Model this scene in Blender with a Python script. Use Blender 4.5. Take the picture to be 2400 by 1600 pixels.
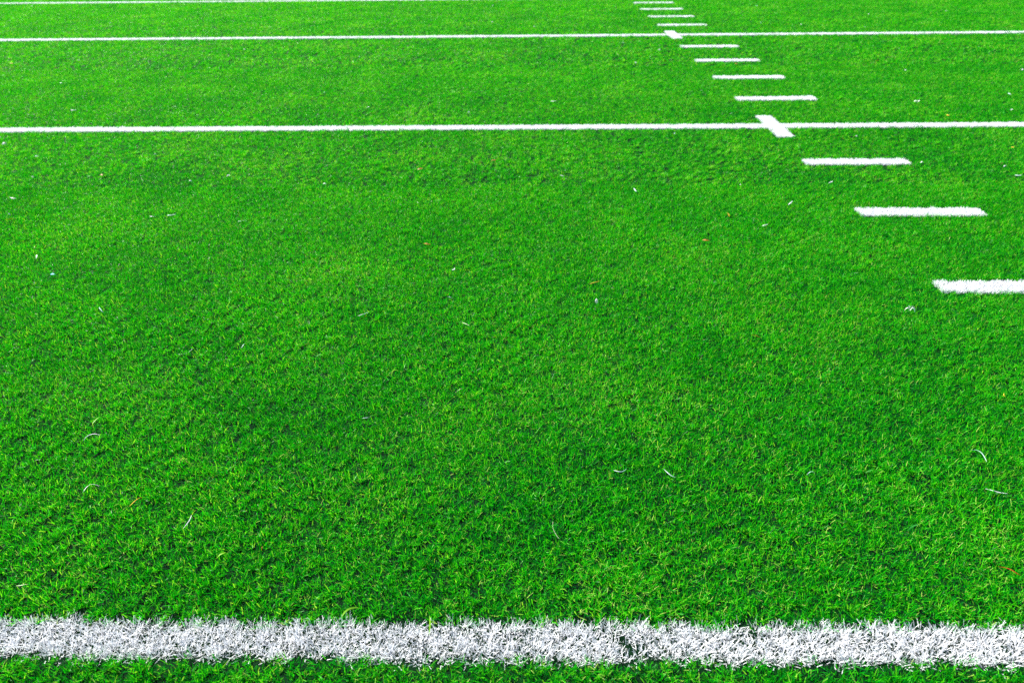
import bpy, math, random
import numpy as np
from mathutils import Vector, Matrix

scene = bpy.context.scene
for o in list(bpy.data.objects):
    bpy.data.objects.remove(o)

# ------------------------------------------------------------------ camera, sky, sun, exposure
cam_d = bpy.data.cameras.new('camera')
cam = bpy.data.objects.new('camera', cam_d)
scene.collection.objects.link(cam)
scene.camera = cam
cam_d.sensor_width = 36.0
cam_d.sensor_fit = 'HORIZONTAL'
cam_d.lens = 29.006
cam_d.clip_start = 0.05
cam_d.clip_end = 2000.0
RIGHT = Vector((0.99977046, 0.01903179, -0.00984001))
UP = Vector((-0.000170305, 0.466319616, 0.884616294))
FWD = Vector((-0.02142442, 0.88441156, -0.46621582))
m = Matrix((RIGHT, UP, -FWD)).transposed().to_4x4()
m.translation = Vector((-1.64852, -1.24741, 1.36882))
cam.matrix_world = m
cam_d.dof.use_dof = True
cam_d.dof.focus_distance = 2.4
cam_d.dof.aperture_fstop = 4.5

SUN_AZ, SUN_EL = math.radians(-46), math.radians(41)
sdir = Vector((math.sin(SUN_AZ) * math.cos(SUN_EL), math.cos(SUN_AZ) * math.cos(SUN_EL), math.sin(SUN_EL)))
sun_d = bpy.data.lights.new('sun', 'SUN')
sun_d.energy = 4.8
sun_d.angle = math.radians(0.5)
sun_d.color = (1.0, 0.96, 0.89)
sun = bpy.data.objects.new('sun', sun_d)
scene.collection.objects.link(sun)
sun.location = sdir * 30
sun.rotation_euler = sdir.to_track_quat('Z', 'Y').to_euler()

world = bpy.data.worlds.new('World')
scene.world = world
world.use_nodes = True
wn = world.node_tree
bg = wn.nodes['Background']
sky = wn.nodes.new('ShaderNodeTexSky')
sky.sky_type = 'NISHITA'
sky.sun_disc = False
sky.sun_elevation = SUN_EL
sky.sun_rotation = SUN_AZ
wn.links.new(sky.outputs[0], bg.inputs['Color'])
bg.inputs['Strength'].default_value = 0.065

vs = scene.view_settings
vs.view_transform = 'Standard'
vs.look = 'None'
vs.gamma = 1.0
vs.use_curve_mapping = False
vs.exposure = 1.58
scene.cycles.use_denoising = False
scene.cycles.max_bounces = 6
scene.cycles.diffuse_bounces = 4
scene.cycles.transmission_bounces = 4
scene.cycles.glossy_bounces = 2
scene.cycles.sample_clamp_direct = 1.0
scene.render.filter_size = 0.95

# ------------------------------------------------------------------ helpers
YD = 0.9144
rng = np.random.default_rng(11)


def tag(o, label=None, cat=None, group=None, kind=None):
    if label: o['label'] = label
    if cat: o['category'] = cat
    if group: o['group'] = group
    if kind: o['kind'] = kind
    return o


def link(name, mesh, mat=None):
    o = bpy.data.objects.new(name, mesh)
    if mat is not None:
        mesh.materials.append(mat)
    scene.collection.objects.link(o)
    return o


def value_noise(x, y, cell, seed):
    """smooth lattice noise, 0..1"""
    x = np.asarray(x) / cell; y = np.asarray(y) / cell
    xi = np.floor(x).astype(np.int64); yi = np.floor(y).astype(np.int64)
    fx = x - xi; fy = y - yi
    fx = fx * fx * (3 - 2 * fx); fy = fy * fy * (3 - 2 * fy)

    def h(a, b):
        v = np.sin(a * 127.1 + b * 311.7 + seed * 74.7) * 43758.5453
        return v - np.floor(v)
    return (h(xi, yi) * (1 - fx) + h(xi + 1, yi) * fx) * (1 - fy) + (h(xi, yi + 1) * (1 - fx) + h(xi + 1, yi + 1) * fx) * fy


# ------------------------------------------------------------------ materials
def new_mat(name):
    mt = bpy.data.materials.new(name)
    mt.use_nodes = True
    nt = mt.node_tree
    nt.nodes.clear()
    out = nt.nodes.new('ShaderNodeOutputMaterial')
    return mt, nt, out


def fibre_surface(nt, out, colour, rough=0.38, spec=0.4, trans=0.35, trans_colour=None, gain=1.0):
    """flat plastic fibre: glossy on top, some light shining through"""
    p = nt.nodes.new('ShaderNodeBsdfPrincipled')
    nt.links.new(colour, p.inputs['Base Color'])
    p.inputs['Roughness'].default_value = rough
    p.inputs['Specular IOR Level'].default_value = spec
    t = nt.nodes.new('ShaderNodeBsdfTranslucent')
    nt.links.new(trans_colour or colour, t.inputs['Color'])
    mx = nt.nodes.new('ShaderNodeMixShader')
    mx.inputs['Fac'].default_value = trans
    nt.links.new(p.outputs[0], mx.inputs[1])
    nt.links.new(t.outputs[0], mx.inputs[2])
    nt.links.new(mx.outputs[0], out.inputs['Surface'])


def ramp(nt, fac, stops):
    r = nt.nodes.new('ShaderNodeValToRGB')
    cr = r.color_ramp
    while len(cr.elements) < len(stops):
        cr.elements.new(0.5)
    for e, (pos, c) in zip(cr.elements, stops):
        e.position = pos
        e.color = (*c, 1)
    nt.links.new(fac, r.inputs[0])
    return r.outputs[0]


def noise(nt, scale, detail=2.0):
    g = nt.nodes.new('ShaderNodeNewGeometry')
    n = nt.nodes.new('ShaderNodeTexNoise')
    n.inputs['Scale'].default_value = scale
    n.inputs['Detail'].default_value = detail
    nt.links.new(g.outputs['Position'], n.inputs['Vector'])
    return n.outputs['Fac']


def math_node(nt, op, a, b):
    n = nt.nodes.new('ShaderNodeMath')
    n.operation = op
    for i, v in enumerate((a, b)):
        if isinstance(v, (int, float)):
            n.inputs[i].default_value = v
        else:
            nt.links.new(v, n.inputs[i])
    return n.outputs[0]


def make_grass_mat():
    mt, nt, out = new_mat('green_turf_fibre')
    at = nt.nodes.new('ShaderNodeAttribute')
    at.attribute_name = 'tint'
    oi = nt.nodes.new('ShaderNodeObjectInfo')
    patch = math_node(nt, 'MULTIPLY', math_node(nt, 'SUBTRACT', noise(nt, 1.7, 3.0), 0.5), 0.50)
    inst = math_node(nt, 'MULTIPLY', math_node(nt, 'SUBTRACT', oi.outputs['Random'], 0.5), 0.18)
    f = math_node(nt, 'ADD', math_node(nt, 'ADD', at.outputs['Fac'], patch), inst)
    col = ramp(nt, f, [(0.0, (0.000, 0.070, 0.012)), (0.42, (0.000, 0.250, 0.003)),  # darkest stop copies shadow green, putting shade into the fibre colour
                       (0.75, (0.030, 0.490, 0.003)), (0.92, (0.16, 0.60, 0.015)), (1.0, (0.44, 0.64, 0.12))])  # palest stop: cream blades, and glints painted in as colour
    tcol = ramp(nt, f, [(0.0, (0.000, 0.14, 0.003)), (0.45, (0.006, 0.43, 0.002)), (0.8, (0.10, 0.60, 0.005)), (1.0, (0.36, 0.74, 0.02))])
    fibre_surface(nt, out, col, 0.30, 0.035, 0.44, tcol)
    return mt


def make_white_mat():
    mt, nt, out = new_mat('white_turf_fibre')
    at = nt.nodes.new('ShaderNodeAttribute')
    at.attribute_name = 'tint'
    col = ramp(nt, at.outputs['Fac'], [(0.0, (0.70, 0.74, 0.76)), (0.4, (0.80, 0.81, 0.83)), (1.0, (0.86, 0.85, 0.87))])
    fibre_surface(nt, out, col, 0.45, 0.35, 0.28)
    return mt


def make_plain_mat(name, c1, c2, trans=0.25, rough=0.5):
    mt, nt, out = new_mat(name)
    col = ramp(nt, noise(nt, 90.0, 3.0), [(0.3, c1), (0.7, c2)])
    fibre_surface(nt, out, col, rough, 0.3, trans)
    return mt


def make_infill_mat():
    mt, nt, out = new_mat('rubber_infill')
    col = ramp(nt, noise(nt, 420.0, 4.0), [(0.35, (0.001, 0.008, 0.003)), (0.7, (0.004, 0.028, 0.008))])
    p = nt.nodes.new('ShaderNodeBsdfPrincipled')
    nt.links.new(col, p.inputs['Base Color'])
    p.inputs['Roughness'].default_value = 0.85
    p.inputs['Specular IOR Level'].default_value = 0.03
    b = nt.nodes.new('ShaderNodeBump')
    b.inputs['Strength'].default_value = 0.6
    b.inputs['Distance'].default_value = 0.003
    nt.links.new(noise(nt, 600.0, 2.0), b.inputs['Height'])
    nt.links.new(b.outputs[0], p.inputs['Normal'])
    nt.links.new(p.outputs[0], out.inputs['Surface'])
    return mt


def make_ground_mat():
    mt, nt, out = new_mat('far_turf')
    f = math_node(nt, 'ADD', math_node(nt, 'MULTIPLY', noise(nt, 0.6, 3.0), 0.6), math_node(nt, 'MULTIPLY', noise(nt, 45.0, 4.0), 0.4))
    col = ramp(nt, f, [(0.3, (0.02, 0.16, 0.008)), (0.7, (0.07, 0.30, 0.015))])
    p = nt.nodes.new('ShaderNodeBsdfPrincipled')
    nt.links.new(col, p.inputs['Base Color'])
    p.inputs['Roughness'].default_value = 0.7
    p.inputs['Specular IOR Level'].default_value = 0.2
    nt.links.new(p.outputs[0], out.inputs['Surface'])
    return mt


GREEN = make_grass_mat()
WHITE = make_white_mat()

# ------------------------------------------------------------------ ground sheets
PILE = 0.0155          # fibre roots lie this far under the tips' level


def sheet(name, x0, x1, y0, y1, z, mat, n=1):
    xs = np.linspace(x0, x1, n + 1); ys = np.linspace(y0, y1, n + 1)
    v = [(float(x), float(y), z) for y in ys for x in xs]
    f = [(j * (n + 1) + i, j * (n + 1) + i + 1, (j + 1) * (n + 1) + i + 1, (j + 1) * (n + 1) + i) for j in range(n) for i in range(n)]
    me = bpy.data.meshes.new(name)
    me.from_pydata(v, [], f)
    return tag(link(name, me, mat), kind='structure')


sheet('ground', -600, 600, -300, 1200, -PILE - 0.006, make_ground_mat(), 4)
sheet('turf_base_ground', -15.5, 10.5, -2.4, 19.0, -PILE + 0.004, make_infill_mat(), 1)

# ------------------------------------------------------------------ the painted layout (metres; x along the yard lines, y up the field)
LW = 0.1016           # lines are four inches wide
MARKS = []            # name, x0, x1, y0, y1, label, category, group


def add_mark(name, x0, x1, y0, y1, label, cat, group):
    MARKS.append((name, x0, x1, y0, y1, label, cat, group))


for k, (xa, xb, lab) in enumerate([
        (-4.3, 0.9, 'broad white yard line of shaggy fibres across the foreground'),
        (-7.6, 3.6, 'white yard line with a cross tick, second from the viewer'),
        (-10.2, 5.8, 'thin white yard line with a small cross tick, third from the viewer'),
        (-12.6, 6.6, 'thinnest white yard line, farthest away at the top left edge')]):
    yc = 5 * YD * k - (0.13 if k == 3 else 0)
    add_mark('yard_line', xa, xb, yc - LW / 2, yc + LW / 2, lab, 'yard line', 'white yard lines across the turf')

ORD = {2: 'white hash mark cut off by the right edge, nearest of all the dashes',
       3: 'white hash mark, middle of the three dashes in front of the second yard line',
       4: 'white hash mark just in front of the second yard line, left of two longer dashes',
       6: 'white hash mark just behind the second yard line and its cross tick',
       7: 'white hash mark, second one behind the second yard line',
       8: 'white hash mark, third one behind the second yard line, third from the next tick',
       9: 'white hash mark just in front of the third yard line and its tick',
       11: 'short white hash mark just behind the third yard line and its tick',
       12: 'short white hash mark, second one behind the third yard line',
       13: 'short white hash mark, second from the top edge of the picture',
       14: 'shortest white hash mark, topmost one at the upper edge'}
for n, lab in ORD.items():
    add_mark('hash_mark', 0.0, 0.6030, n * YD - LW / 2, n * YD + LW / 2, lab, 'hash mark', 'row of white hash marks')
for k, lab in ((1, 'slanted white cross tick on the second yard line'),
               (2, 'small white cross tick on the third yard line')):
    yc = 5 * YD * k
    add_mark('cross_tick', 0.004, LW + 0.003, yc - 0.3048, yc + 0.3048, lab, 'cross tick', 'white ticks crossing yard lines')


def edge_wobble(x, y):
    return (value_noise(x, y, 0.21, 3) - 0.5) * 0.008 + (value_noise(x, y, 0.045, 8) - 0.5) * 0.006


def inside_mark(mk, x, y, grow):
    _, x0, x1, y0, y1 = mk[:5]
    g = grow + edge_wobble(x, y)
    return (x > x0 - g) & (x < x1 + g) & (y > y0 - g) & (y < y1 + g)


# ------------------------------------------------------------------ tufts
def make_tuft(n, radius, length, width, segs, r, lean=44, spread=24):
    """one tuft: verts (n*(segs+1)*2, 3), quads, one tint per quad; roots at z = -PILE"""
    ph = r.uniform(0, 2 * math.pi, n)
    rr = radius * np.sqrt(r.uniform(0, 1, n))
    bx, by = rr * np.cos(ph), rr * np.sin(ph)
    az = ph + r.normal(0, 1.9, n)
    th0 = np.radians(np.clip(r.normal(lean, spread, n), 0, 78))
    bend = np.radians(np.clip(r.normal(lean * 0.7, spread, n), -25, 80))
    L = length * r.uniform(0.72, 1.18, n)
    W = width * r.uniform(0.7, 1.25, n) * 0.5
    roll = r.normal(0, 0.5, n)
    lit_tint = r.uniform(0, 1, n) < 0.38  # random share of blades tinted as if lit, the rest darker
    tint = np.clip(np.where(lit_tint, r.normal(0.74, 0.10, n), r.normal(0.30, 0.16, n)), 0, 0.92)
    hi = r.uniform(0, 1, n) < 0.045  # few palest blades: cream fibres, with glints put into their tint
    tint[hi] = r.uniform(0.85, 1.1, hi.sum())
    px, py, pz = bx.copy(), by.copy(), np.full(n, -PILE)
    dx, dy = np.cos(az), np.sin(az)
    wx, wy = -np.sin(az + roll), np.cos(az + roll)
    wz = np.sin(roll) * 0.6
    rows = []
    for s in range(segs + 1):
        t = s / segs
        w = W * (1.0 - 0.45 * t ** 2)
        rows.append(np.stack([px - wx * w, py - wy * w, pz - wz * w], 1))
        rows.append(np.stack([px + wx * w, py + wy * w, pz + wz * w], 1))
        if s < segs:
            th = th0 + bend * (t + 0.5 / segs) ** 1.3
            px = px + dx * np.sin(th) * L / segs
            py = py + dy * np.sin(th) * L / segs
            pz = pz + np.cos(th) * L / segs
    V = np.stack(rows, 1)                              # n, 2(segs+1), 3
    k = 2 * (segs + 1)
    base = (np.arange(n) * k)[:, None, None]
    q = np.array([[2 * s, 2 * s + 1, 2 * s + 3, 2 * s + 2] for s in range(segs)])[None]
    F = (base + q).reshape(-1, 4)
    return V.reshape(-1, 3), F, np.repeat(tint, segs)


def mesh_from(name, V, F, tint, loose=None):
    me = bpy.data.meshes.new(name)
    nv = len(V) + (0 if loose is None else len(loose))
    me.vertices.add(nv)
    co = np.concatenate([V, loose]) if loose is not None else V
    me.vertices.foreach_set('co', co.astype(np.float32).ravel())
    me.loops.add(F.size)
    me.loops.foreach_set('vertex_index', F.astype(np.int32).ravel())
    me.polygons.add(len(F))
    me.polygons.foreach_set('loop_start', np.arange(0, F.size, F.shape[1], dtype=np.int32))
    a = me.attributes.new('tint', 'FLOAT', 'FACE')
    a.data.foreach_set('value', tint.astype(np.float32))
    me.update(calc_edges=True)
    return me


# ------------------------------------------------------------------ green grass: tufts instanced over the field, markings left free
POLY = np.array([(-3.6, -0.75), (0.1, -0.75), (8.3, 14.5), (9.6, 18.4), (-14.8, 18.4), (-12.9, 15.0)])


def in_poly(x, y):
    c = np.zeros(x.shape, bool)
    for (xa, ya), (xb, yb) in zip(POLY, np.roll(POLY, -1, 0)):
        hit = ((ya > y) != (yb > y)) & (x < (xb - xa) * (y - ya) / (yb - ya + 1e-12) + xa)
        c ^= hit
    return c


def scatter(y0, y1, spacing):
    xs = np.arange(-15, 10, spacing); ys = np.arange(y0, y1, spacing)
    X, Y = np.meshgrid(xs, ys)
    X = X.ravel() + rng.uniform(-.55, .55, X.size) * spacing
    Y = Y.ravel() + rng.uniform(-.55, .55, Y.size) * spacing
    k = in_poly(X, Y)
    X, Y = X[k], Y[k]
    free = np.ones(len(X), bool)
    for mk in MARKS:
        free &= ~inside_mark(mk, X, Y, 0.004)
    return X[free], Y[free]


def tilt_turn(a, b, c):
    """Euler angles of a tuft turned by c about its own axis, then leaned by a about x and b about y (the nap of the pile)"""
    ca, sa, cb, sb, cc, sc = np.cos(a), np.sin(a), np.cos(b), np.sin(b), np.cos(c), np.sin(c)
    r00 = cb * cc
    r10 = ca * sc + sa * sb * cc
    r20 = sa * sc - ca * sb * cc
    r21 = sa * cc + ca * sb * sc
    r22 = ca * cb
    return np.stack([np.arctan2(r21, r22), -np.arcsin(np.clip(r20, -1, 1)), np.arctan2(r10, r00)], 1)


NEAR_END, MID_END = 3.2, 7.0
NV, MV, FV = 14, 8, 8
tr = np.random.default_rng(5)
Vs, Fs, Ts, vid = [], [], [], []
off = 0
for i in range(NV + MV + FV):
    if i < NV:
        v, f, t = make_tuft(42, 0.021, 0.0205, 0.00145, 2, tr)
    elif i < NV + MV:
        v, f, t = make_tuft(54, 0.029, 0.0205, 0.0018, 2, tr)
    else:
        v, f, t = make_tuft(72, 0.046, 0.021, 0.0028, 2, tr)
    Vs.append(v); Fs.append(f + off); Ts.append(t); vid.append(np.full(len(v), i))
    off += len(v)
V, F, T = np.concatenate(Vs), np.concatenate(Fs), np.concatenate(Ts)
P, R3, S3, VID, PICK = [], [], [], [], []
for y0, y1, sp, code, cnt in ((-1.0, NEAR_END, 0.0215, -1, NV), (NEAR_END, MID_END, 0.033, -2, MV), (MID_END, 18.6, 0.056, -3, FV)):
    X, Y = scatter(y0, y1, sp)
    n = len(X)
    P.append(np.stack([X, Y, rng.normal(0, 0.0012, n)], 1))
    amp = 1.0 if code == -1 else 0.75
    nap = (value_noise(X, Y, 0.23, 21) - 0.5) * 0.45 + (value_noise(X, Y, 0.9, 23) - 0.5) * 0.35
    nap2 = (value_noise(X, Y, 0.19, 22) - 0.5) * 0.45 + (value_noise(X, Y, 0.7, 24) - 0.5) * 0.35
    R3.append(tilt_turn(amp * nap + rng.normal(0, .16, n), amp * (nap2 - 0.22) + rng.normal(0, .16, n), rng.uniform(0, 2 * math.pi, n)))
    s = rng.uniform(0.88, 1.12, n) * (0.92 + 0.16 * value_noise(X, Y, 0.5, 31))
    S3.append(np.stack([s, s, s], 1))
    VID.append(np.full(n, code)); PICK.append(rng.integers(0, cnt, n))
P, R3, S3 = (np.concatenate(a) for a in (P, R3, S3))
VID, PICK = np.concatenate(VID), np.concatenate(PICK)
nb = len(V)
me = mesh_from('grass', V, F, T, P)
for nm, typ, arr in (('variant', 'INT', np.concatenate([np.concatenate(vid), VID])), ('pick', 'INT', np.concatenate([np.zeros(nb, int), PICK]))):
    a = me.attributes.new(nm, typ, 'POINT')
    a.data.foreach_set('value', arr.astype(np.int32))
for nm, arr in (('turn', R3), ('size', S3)):
    a = me.attributes.new(nm, 'FLOAT_VECTOR', 'POINT')
    a.data.foreach_set('vector', np.concatenate([np.zeros((nb, 3)), arr]).astype(np.float32).ravel())
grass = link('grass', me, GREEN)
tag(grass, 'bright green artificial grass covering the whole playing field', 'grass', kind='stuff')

ng = bpy.data.node_groups.new('plant_tufts', 'GeometryNodeTree')
ng.interface.new_socket('Geometry', in_out='INPUT', socket_type='NodeSocketGeometry')
ng.interface.new_socket('Geometry', in_out='OUTPUT', socket_type='NodeSocketGeometry')
N, Lk = ng.nodes, ng.links
gi, go = N.new('NodeGroupInput'), N.new('NodeGroupOutput')


def attr(name, typ):
    a = N.new('GeometryNodeInputNamedAttribute')
    a.data_type = typ
    a.inputs['Name'].default_value = name
    return a.outputs[0]


def only(code):
    c = N.new('FunctionNodeCompare')
    c.data_type = 'INT'
    c.operation = 'EQUAL'
    Lk.new(attr('variant', 'INT'), c.inputs[2])
    c.inputs[3].default_value = code
    s = N.new('GeometryNodeSeparateGeometry')
    s.domain = 'POINT'
    Lk.new(gi.outputs[0], s.inputs['Geometry'])
    Lk.new(c.outputs[0], s.inputs['Selection'])
    return s.outputs[0]


final = N.new('GeometryNodeJoinGeometry')
start = 0
for code, cnt in ((-1, NV), (-2, MV), (-3, FV)):
    j = N.new('GeometryNodeJoinGeometry')
    for i in range(start, start + cnt):
        g2 = N.new('GeometryNodeGeometryToInstance')
        Lk.new(only(i), g2.inputs[0])
        Lk.new(g2.outputs[0], j.inputs[0])
    start += cnt
    ip = N.new('GeometryNodeInstanceOnPoints')
    Lk.new(only(code), ip.inputs['Points'])
    Lk.new(j.outputs[0], ip.inputs['Instance'])
    ip.inputs['Pick Instance'].default_value = True
    Lk.new(attr('pick', 'INT'), ip.inputs['Instance Index'])
    Lk.new(attr('turn', 'FLOAT_VECTOR'), ip.inputs['Rotation'])
    Lk.new(attr('size', 'FLOAT_VECTOR'), ip.inputs['Scale'])
    Lk.new(ip.outputs[0], final.inputs[0])
Lk.new(final.outputs[0], go.inputs[0])
md = grass.modifiers.new('tufts', 'NODES')
md.node_group = ng

# ------------------------------------------------------------------ white markings: each one a strip of white fibres of its own
wr = np.random.default_rng(77)
WT_NEAR = [make_tuft(23, 0.013, 0.0215, 0.00150, 2, wr, 38, 24) for _ in range(10)]
WT_MID = [make_tuft(28, 0.012, 0.0205, 0.0024 if _ < 4 else 0.0028, 2, wr, 16, 16) for _ in range(8)]
WT_FAR = [make_tuft(40, 0.015, 0.0215, 0.0048, 2, wr, 16, 16) for _ in range(8)]


def white_strip(mk, skip=None):
    name, x0, x1, y0, y1, label, cat, group = mk
    ym = (y0 + y1) / 2
    tufts, sp = (WT_NEAR, 0.0165) if ym < 1 else (WT_MID, 0.0175) if ym < 4.6 else (WT_FAR, 0.023)
    xs = np.arange(x0 - 0.01, x1 + 0.01, sp); ys = np.arange(y0 - 0.01, y1 + 0.01, sp)
    X, Y = np.meshgrid(xs, ys)
    X = X.ravel() + wr.uniform(-.5, .5, X.size) * sp
    Y = Y.ravel() + wr.uniform(-.5, .5, Y.size) * sp
    if ym > 1:
        e = 0.007
        X = np.clip(X, x0 + e, x1 - e); Y = np.clip(Y, y0 + e, y1 - e) + (value_noise(X, Y, 0.16, 12) - 0.5) * 0.008
        k = np.ones(len(X), bool)
    else:
        k = inside_mark(mk, X, Y, -0.003)
    if skip is not None:
        k &= ~inside_mark(skip, X, Y, -0.003)
    worn = value_noise(X, Y, 0.11, 41) * 0.6 + value_noise(X, Y, 0.05, 43) * 0.4
    if ym < 1:
        k &= ~((worn < 0.32) & (wr.uniform(0, 1, X.size) < 0.45))
    X, Y = X[k], Y[k]
    cx, cy = (x0 + x1) / 2, ym
    AV, AF, AT = [], [], []
    o = 0
    for x, y in zip(X, Y):
        v, f, t = tufts[wr.integers(len(tufts))]
        a = wr.uniform(0, 2 * math.pi); c, s = math.cos(a), math.sin(a)
        tx, ty = wr.normal(0, .10, 2)
        sc = wr.uniform(.9, 1.12)
        z = v[:, 2] + PILE
        vx = (v[:, 0] * c - v[:, 1] * s) * sc + tx * z
        vy = (v[:, 0] * s + v[:, 1] * c) * sc + ty * z
        AV.append(np.stack([vx + x - cx, vy + y - cy, z * sc - PILE], 1)); AF.append(f + o); AT.append(t)
        o += len(v)
    me = mesh_from(name, np.concatenate(AV), np.concatenate(AF), np.concatenate(AT))
    ob = link(name, me, WHITE)
    ob.location = (cx, cy, 0)
    tag(ob, label, cat, group)


by_line = {round(mk[3], 3): mk for mk in MARKS if mk[0] == 'yard_line'}
for mk in MARKS:
    skip = None
    if mk[0] == 'cross_tick':
        yc = (mk[3] + mk[4]) / 2
        skip = next(q for q in MARKS if q[0] == 'yard_line' and abs((q[3] + q[4]) / 2 - yc) < 0.01)
    white_strip(mk, skip)

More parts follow.
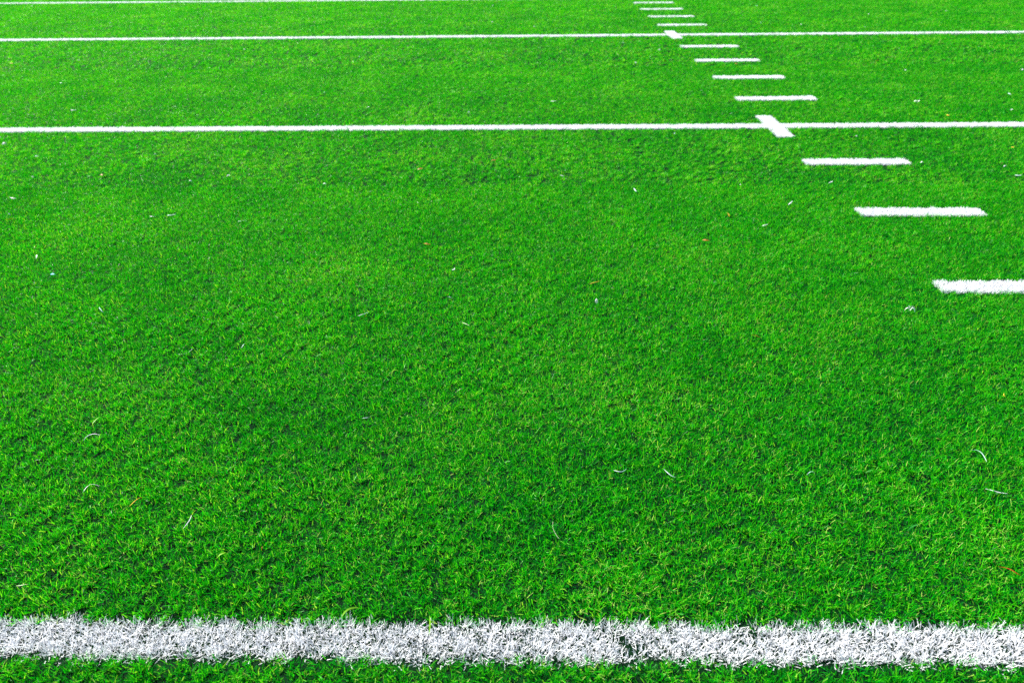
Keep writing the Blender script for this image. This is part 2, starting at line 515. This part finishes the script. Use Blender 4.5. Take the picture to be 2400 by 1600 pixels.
LITTER = [
    ('fibre', 'white', -3.0947, 2.6265, -3.0718, 2.6255, -3.0534, 2.6377, 'straight white turf fibre lying flat left of centre, well below the second yard line'),
    ('fibre', 'white', -3.5686, 2.7021, -3.5502, 2.6949, -3.5355, 2.6970, 'short white fibre left of a longer faint one, below the second yard line'),
    ('fibre', 'pale', -3.4869, 2.7188, -3.4634, 2.7148, -3.4510, 2.7365, 'faint bluish fibre right beside a shorter white one, below the second yard line'),
    ('fibre', 'white', -4.4721, 3.0257, -4.4402, 2.9988, -4.4254, 3.0055, 'bent white fibre by the left edge, third litter speck below the second yard line'),
    ('fibre', 'white', -5.2204, 5.1959, -5.1954, 5.1938, -5.1815, 5.2138, 'horizontal white fibre on the left, just above the second yard line'),
    ('leaf', 'yellow', -4.2744, 2.6396, -4.2515, 2.6402, -4.2453, 2.6673, 'flat yellow blade scrap at the left edge, below the second yard line'),
    ('leaf', 'yellow', -6.9605, 7.4257, -6.9143, 7.3782, -6.9206, 7.4240, 'small bright yellow leaf scrap at the left edge between second and third yard lines'),
    ('leaf', 'orange', -4.1584, 3.4262, -4.1425, 3.4129, -4.1323, 3.4136, 'dull orange scrap in the left part, below the second yard line'),
    ('clump', 'white', -5.1451, 4.1417, -5.1051, 4.1045, -5.0982, 4.1277, 'white fluff tuft at the left edge, just below the second yard line'),
    ('fibre', 'white', -1.4809, 5.4337, -1.4571, 5.4139, -1.4324, 5.4404, 'white fibre near mid picture with a tail, above the second yard line'),
    ('leaf', 'orange', -1.8915, 3.6785, -1.8710, 3.6817, -1.8535, 3.7138, 'slender orange blade scrap right of picture middle, below the second yard line'),
    ('leaf', 'orange', -2.3109, 3.5080, -2.2926, 3.5085, -2.2787, 3.5340, 'slender orange blade scrap left of picture middle, below the second yard line'),
    ('leaf', 'orange', -2.1403, 2.3067, -2.1200, 2.2858, -2.1019, 2.2956, 'bright orange blade scrap on open grass, farther below the second yard line'),
    ('fibre', 'white', -1.4797, 3.3898, -1.4669, 3.3780, -1.4533, 3.3846, 'short bright fibre right of picture middle, below two orange scraps'),
    ('fibre', 'pale', -1.0804, 3.1409, -1.0785, 3.1059, -1.0719, 3.0811, 'bluish steep fibre right of the middle, left of the dashes below the second yard line'),
    ('leaf', 'orange', -0.2015, 9.9151, -0.1880, 9.8714, -0.1666, 9.8868, 'small orange leaf scrap left of the dash just above the third yard line'),
    ('leaf', 'orange', -0.3230, 7.2788, -0.3144, 7.2473, -0.3000, 7.2486, 'dull orange scrap left of the second dash below the third yard line'),
    ('leaf', 'orange', 0.3293, 7.0894, 0.3383, 7.0619, 0.3615, 7.1032, 'bright orange leaf scrap right under the second dash below the third yard line'),
    ('leaf', 'orange', 0.0033, 8.7352, 0.0113, 8.6718, 0.0365, 8.7108, 'orange scrap lying at the foot of the cross tick on the third yard line'),
    ('clump', 'white', -0.2804, 7.9684, -0.2786, 7.9135, -0.2657, 7.9154, 'white fluff speck below the cross tick of the third yard line'),
    ('leaf', 'yellow', 1.7100, 7.1852, 1.7258, 7.1703, 1.7593, 7.2054, 'tan leaf scrap on the right, midway between second and third yard lines'),
    ('leaf', 'yellow', 1.3645, 4.8496, 1.3622, 4.8218, 1.3782, 4.8322, 'yellow leaf scrap on the right, just above the second yard line'),
    ('leaf', 'yellow', 1.3681, 3.9512, 1.3659, 3.9288, 1.3808, 3.9372, 'yellow leaf scrap by the right edge, just below the second yard line'),
    ('clump', 'white', 1.3104, 5.2914, 1.3065, 5.2263, 1.3555, 5.2901, 'three pronged white fibre clump on the right, above the second yard line'),
    ('clump', 'white', 2.8026, 6.5901, 2.8147, 6.6032, 2.8324, 6.6363, 'white fibre clump cut by the right edge, between second and third yard lines'),
    ('fibre', 'white', 1.9030, 5.0133, 1.9189, 5.0226, 1.9430, 5.0511, 'slanting white fibre by the right edge, above the second yard line'),
    ('fibre', 'pale', 2.1977, 5.6319, 2.1907, 5.5929, 2.1995, 5.5812, 'bluish fibre by the right edge, above a slanting white one'),
    ('fibre', 'white', 2.5027, 9.6991, 2.5134, 9.7196, 2.5259, 9.7490, 'upright white fibre right of the dashes, just above the third yard line'),
    ('fibre', 'white', 0.0030, 3.2241, 0.0177, 3.2337, 0.0353, 3.2580, 'short white fibre between the two dashes nearest below the second yard line'),
    ('fibre', 'white', -0.3195, 2.8560, -0.3014, 2.8783, -0.2831, 2.9138, 'steep white fibre left of the dashes, upper one of a pair'),
    ('fibre', 'white', -0.5330, 2.5369, -0.5177, 2.5417, -0.5001, 2.5621, 'white fibre left of the dashes, lower one of a pair'),
    ('leaf', 'yellow', -0.6599, 2.7174, -0.6638, 2.6872, -0.6631, 2.6625, 'steep yellow blade scrap left of the two paired white fibres'),
    ('clump', 'white', -0.2432, 1.5815, -0.2219, 1.5566, -0.1762, 1.6091, 'loose scatter of white fibres just below the dash cut by the right edge'),
    ('leaf', 'orange', -0.8549, 1.3904, -0.8441, 1.3748, -0.8287, 1.3725, 'dull orange blade left below the dash cut by the right edge'),
    ('fibre', 'pale', 1.0883, 3.3602, 1.1017, 3.3451, 1.1304, 3.3596, 'faint pale fibre at the right edge, level with the dash nearest the second line'),
    ('fibre', 'white', -3.8520, 2.1441, -3.8596, 2.1639, -3.8713, 2.1853, 'stubby upright white fibre near the left edge, above mid height'),
    ('leaf', 'blue', -3.6857, 1.9495, -3.6716, 1.9439, -3.6632, 1.9494, 'small light blue scrap near the left edge, at mid height'),
    ('fibre', 'pale', -3.3292, 1.6349, -3.3128, 1.6093, -3.2956, 1.5913, 'steep pale fibre on the left, leaning left, above mid height'),
    ('fibre', 'white', -2.8752, 1.2567, -2.8445, 1.2528, -2.8388, 1.2952, 'hooked white fibre left of centre at mid height'),
    ('fibre', 'pale', -2.6675, 1.2993, -2.6636, 1.3132, -2.6646, 1.3329, 'short steep pale fibre left of centre, right of the hooked white one'),
    ('fibre', 'white', -2.9532, 0.7288, -2.9440, 0.7551, -2.9179, 0.7563, 'wavy white fibre on the left, uppermost of three long ones below mid height'),
    ('leaf', 'lime', -2.9646, 0.8108, -2.9551, 0.8358, -2.9341, 0.8444, 'long lime green blade above a wavy white fibre on the left'),
    ('fibre', 'white', -1.9822, 2.0031, -1.9716, 1.9991, -1.9699, 2.0239, 'tiny white hook near picture centre, above the other white fibres'),
    ('fibre', 'pale', -2.2308, 1.8405, -2.2105, 1.8293, -2.1911, 1.8274, 'straight bluish white fibre left of picture centre, upper one'),
    ('fibre', 'pale', -1.9746, 1.7303, -1.9637, 1.7171, -1.9534, 1.7234, 'short bluish white fibre at picture centre'),
    ('fibre', 'white', -2.3004, 1.5559, -2.2807, 1.5653, -2.2658, 1.5897, 'slanting white fibre left of picture centre, lower one'),
    ('leaf', 'yellow', -1.4051, 1.8419, -1.3824, 1.8473, -1.3604, 1.8740, 'long thin yellow blade right of picture centre'),
    ('clump', 'white', -1.3992, 1.6496, -1.3867, 1.6476, -1.3756, 1.6667, 'white flake with a stalk, right of picture centre'),
    ('fibre', 'cream', -1.9011, 1.4995, -1.8855, 1.4825, -1.8693, 1.4724, 'straight cream fibre near picture centre'),
    ('leaf', 'lime', -2.1027, 1.0909, -2.1018, 1.1236, -2.0853, 1.1291, 'bent lime green blade left of centre, below mid height'),
    ('fibre', 'cream', -1.8855, 1.0032, -1.8736, 1.0114, -1.8649, 1.0284, 'short cream fibre just below picture centre'),
    ('fibre', 'pale', -2.1558, 0.8484, -2.1462, 0.8474, -2.1383, 0.8531, 'short pale fibre left of centre, lower half'),
    ('leaf', 'orange', -0.8561, 2.3373, -0.8419, 2.3255, -0.8239, 2.3322, 'dull amber scrap right of centre, level between the two lowest dashes'),
    ('leaf', 'yellow', -0.1618, 0.9934, -0.1745, 0.9715, -0.1679, 0.9635, 'curly yellow scrap by the right edge, below mid height'),
    ('fibre', 'white', -2.8380, 0.4878, -2.8332, 0.5153, -2.8082, 0.5156, 'bowed white fibre on the left, middle one of three long ones'),
    ('leaf', 'amber', -2.6859, 0.4269, -2.6744, 0.4443, -2.6657, 0.4653, 'straight golden yellow straw on the left, in the lower half'),
    ('fibre', 'white', -2.5154, 0.3465, -2.5099, 0.3680, -2.5132, 0.3962, 'steep white fibre left of centre, lowest of three long ones'),
    ('leaf', 'orange', -2.2943, 0.2632, -2.2927, 0.2681, -2.2947, 0.2747, 'short upright orange scrap above the nearest yard line, left of centre'),
    ('fibre', 'cream', -2.8287, 0.1455, -2.8131, 0.1453, -2.8019, 0.1515, 'cream fibre near the left edge just above the nearest yard line'),
    ('leaf', 'lime', -2.3949, 0.2341, -2.3846, 0.2423, -2.3796, 0.2571, 'broad green blade left of centre above the nearest yard line'),
    ('fibre', 'pale', -1.4191, 0.5942, -1.4017, 0.5822, -1.3830, 0.5996, 'faint bowed fibre right of centre, left one of two'),
    ('fibre', 'pale', -1.2801, 0.6000, -1.2712, 0.5733, -1.2534, 0.5628, 'faint bowed fibre right of centre, right one of two'),
    ('fibre', 'cream', -1.5897, 0.3792, -1.5896, 0.3442, -1.5764, 0.3174, 'tall bowed cream fibre right of centre, above the nearest yard line'),
    ('leaf', 'lime', -2.0583, 0.0530, -2.0452, 0.0728, -2.0254, 0.0827, 'long lime green blade reaching down to the nearest yard line'),
    ('leaf', 'lime', -1.8622, 0.0084, -1.8623, 0.0343, -1.8665, 0.0611, 'upright yellow green stem standing over the nearest yard line'),
    ('fibre', 'pale', -0.4058, 0.6945, -0.3853, 0.6785, -0.3862, 0.6392, 'bowed pale fibre by the right edge, upper one of two long ones'),
    ('fibre', 'white', -0.4477, 0.5183, -0.4279, 0.5022, -0.4013, 0.4974, 'long pale fibre by the right edge, lower one of two long ones'),
    ('fibre', 'pale', -0.8987, 0.5743, -0.8852, 0.5857, -0.8742, 0.5823, 'short bracket shaped pale fibre in the lower right part'),
    ('leaf', 'green', -0.7271, 0.3379, -0.7041, 0.3570, -0.6814, 0.3659, 'broad dark green blade in the lower right part'),
    ('leaf', 'red', -0.5616, 0.2247, -0.5452, 0.2080, -0.5256, 0.1959, 'thin red straw by the right edge above the nearest yard line'),
]
SPECKS = [
    (-9.759, 13.038), (-5.098, 10.114), (-4.785, 8.217), (-5.674, 7.381), (-4.431, 5.283), (-3.362, 5.802),
    (-4.752, 3.831), (-4.016, 3.876), (-4.535, 3.385), (-3.393, 3.395), (-3.578, 3.292), (-2.796, 3.226),
    (-6.320, 7.577), (-5.851, 6.296), (-4.303, 2.729), (-5.249, 9.462), (-7.402, 10.716), (-3.411, 7.652),
    (-3.074, 7.120), (-2.896, 5.220), (-1.590, 9.970), (-2.153, 10.485), (-2.221, 12.545), (-2.368, 2.921),
    (-0.607, 8.490), (-0.736, 7.681), (-0.616, 7.160), (-2.104, 5.027), (-3.322, 6.770), (1.778, 12.199),
    (1.340, 10.155), (1.803, 9.971), (-0.166, 4.934), (-0.611, 7.168), (-0.019, 7.571), (-0.672, 4.343),
    (4.220, 11.315), (1.797, 9.960), (1.795, 6.663), (1.111, 3.521), (3.027, 11.017), (2.985, 7.538),
    (0.506, 4.238), (0.673, 3.613), (1.113, 3.522), (0.674, 3.610), (-0.492, 3.177),
]

# ------------------------------------------------------------------ litter lying on the turf (ends and bend point in metres)
COL = {
    'white': make_plain_mat('loose_white_fibre', (0.80, 0.81, 0.82), (0.86, 0.86, 0.87)),
    'pale': make_plain_mat('pale_fibre', (0.42, 0.62, 0.58), (0.60, 0.74, 0.72)),
    'cream': make_plain_mat('cream_fibre', (0.55, 0.66, 0.34), (0.68, 0.76, 0.50)),
    'yellow': make_plain_mat('yellow_scrap', (0.55, 0.36, 0.01), (0.66, 0.48, 0.03)),
    'amber': make_plain_mat('golden_straw', (0.70, 0.40, 0.005), (0.80, 0.52, 0.01)),
    'orange': make_plain_mat('orange_scrap', (0.34, 0.11, 0.008), (0.44, 0.17, 0.012)),
    'red': make_plain_mat('red_straw', (0.42, 0.035, 0.006), (0.5, 0.06, 0.01)),
    'lime': make_plain_mat('lime_blade', (0.16, 0.42, 0.01), (0.24, 0.52, 0.02)),
    'green': make_plain_mat('dark_green_blade', (0.015, 0.22, 0.02), (0.03, 0.28, 0.03)),
    'blue': make_plain_mat('blue_scrap', (0.05, 0.40, 0.50), (0.08, 0.48, 0.58)),
}
lr = random.Random(9)


def ribbon(A, M, B, width, lift, n=7, taper=0.6, thick=0.0006):
    """a thin closed strip along a bent path, resting on the fibre tips"""
    A, M, B = Vector(A), Vector(M), Vector(B)
    C = M * 2 - (A + B) * 0.5
    vs_, fs = [], []
    ph = lr.uniform(0, 6.28)
    for i in range(n + 1):
        t = i / n
        p = A * (1 - t) ** 2 + C * (2 * t * (1 - t)) + B * t * t
        d = ((C - A) * (2 * (1 - t)) + (B - C) * (2 * t))
        d.z = 0
        d.normalize()
        s = Vector((-d.y, d.x, 0))
        tw = 0.5 * math.sin(ph + 2.4 * t)
        s = s * math.cos(tw) + Vector((0, 0, 1)) * math.sin(tw)
        w = width * 0.5 * (1 - taper * abs(2 * t - 1) ** 2.5)
        z = lift * math.sin(math.pi * t) + 0.0008 * math.sin(ph + 7 * t)
        nrm = Vector((0, 0, thick))
        q = p + Vector((0, 0, z))
        vs_ += [q - s * w, q + s * w, q + s * w + nrm, q - s * w + nrm]
    for i in range(n):
        a, b = 4 * i, 4 * i + 4
        for k in range(4):
            fs.append((a + k, a + (k + 1) % 4, b + (k + 1) % 4, b + k))
    fs.append((3, 2, 1, 0))
    e = 4 * n
    fs.append((e, e + 1, e + 2, e + 3))
    return vs_, fs


def litter(name, strips, mat, loc, label, cat, group):
    V_, F_ = [], []
    for v, f in strips:
        o = len(V_)
        V_ += [tuple(q) for q in v]
        F_ += [tuple(i + o for i in ff) for ff in f]
    me = bpy.data.meshes.new(name)
    me.from_pydata(V_, [], F_)
    ob = link(name, me, mat)
    ob.location = loc
    return tag(ob, label, cat, group)


for kind, colour, ax, ay, mx, my, bx_, by_, label in LITTER:
    cx, cy = (ax + bx_) / 2, (ay + by_) / 2
    far = math.hypot(cx + 1.65, cy + 1.25)
    A, M, B = (ax - cx, ay - cy, 0), (mx - cx, my - cy, 0), (bx_ - cx, by_ - cy, 0)
    ln = math.hypot(bx_ - ax, by_ - ay)
    if kind == 'fibre':
        w = 0.0014 if far < 3.2 else 0.0028 + 0.0005 * far
        litter('loose_fibre', [ribbon(A, M, B, w, 0.004)], COL[colour], (cx, cy, -0.0005), label, 'fibre', 'loose fibres lying on the turf')
    elif kind == 'leaf':
        w = (0.0026 if far < 3.4 else 0.005 + 0.0010 * far) * (1.5 if colour in ('lime', 'green') else 1.0)
        nm = 'straw' if colour in ('amber', 'red') else 'grass_blade' if colour in ('lime', 'green') else 'dry_scrap'
        litter(nm, [ribbon(A, M, B, w, 0.006, taper=0.85)], COL[colour], (cx, cy, 0.004), label,
               {'straw': 'straw', 'grass_blade': 'blade', 'dry_scrap': 'scrap'}[nm], 'dry scraps and blades on the turf')
    else:
        parts = []
        w = 0.0028 if far < 3.4 else 0.007
        for q in range(5 if far < 3.4 else 4):
            a = lr.uniform(0, 6.28); r_ = ln * lr.uniform(.25, .5)
            ox, oy = lr.uniform(-.35, .35) * (bx_ - ax), lr.uniform(-.35, .35) * (by_ - ay) + lr.uniform(-.004, .004)
            d = (math.cos(a) * r_ * .5, math.sin(a) * r_ * .5)
            parts.append(ribbon((ox - d[0], oy - d[1], q * .001), (ox + d[1] * .3, oy - d[0] * .3, .004 + q * .001), (ox + d[0], oy + d[1], q * .001), w, 0.008))
        litter('fibre_clump', parts, COL[colour], (cx, cy, 0.004), label, 'fibre clump', 'white fibre clumps on the turf')

ORDINAL = ('first second third fourth fifth sixth seventh eighth ninth tenth eleventh twelfth thirteenth fourteenth fifteenth sixteenth '
           'seventeenth eighteenth nineteenth twentieth').split()
BANDS = [[], [], []]
for x, y in SPECKS:
    BANDS[0 if y > 10 * YD else 1 if y > 5 * YD else 2].append(((x + 1.65) / (y + 1.6), x, y))
for band, place in zip(BANDS, ('beyond the third yard line', 'between the second and third yard lines', 'in front of the second yard line')):
    for i, (_, x, y) in enumerate(sorted(band)):
        a = lr.uniform(-.6, .6)
        far = math.hypot(x + 1.65, y + 1.25)
        r_ = lr.uniform(.5, 1.0) * (0.006 + 0.0009 * far)
        d = (math.cos(a) * r_, math.sin(a) * r_)
        k = len(band) - 1 - i
        side = ORDINAL[i] + ' speck from the left' if i <= k else ORDINAL[k] + ' speck from the right'
        litter('white_speck', [ribbon((-d[0], -d[1], 0), (d[1] * .2, -d[0] * .2, .003), (d[0], d[1], 0), 0.0035 + 0.0006 * far, 0.004, n=4, taper=.4)],
               COL['white' if lr.random() < .6 else 'pale'], (x, y, 0.003),
               'tiny white speck ' + place + ', ' + side, 'speck', 'tiny white specks on the far grass')
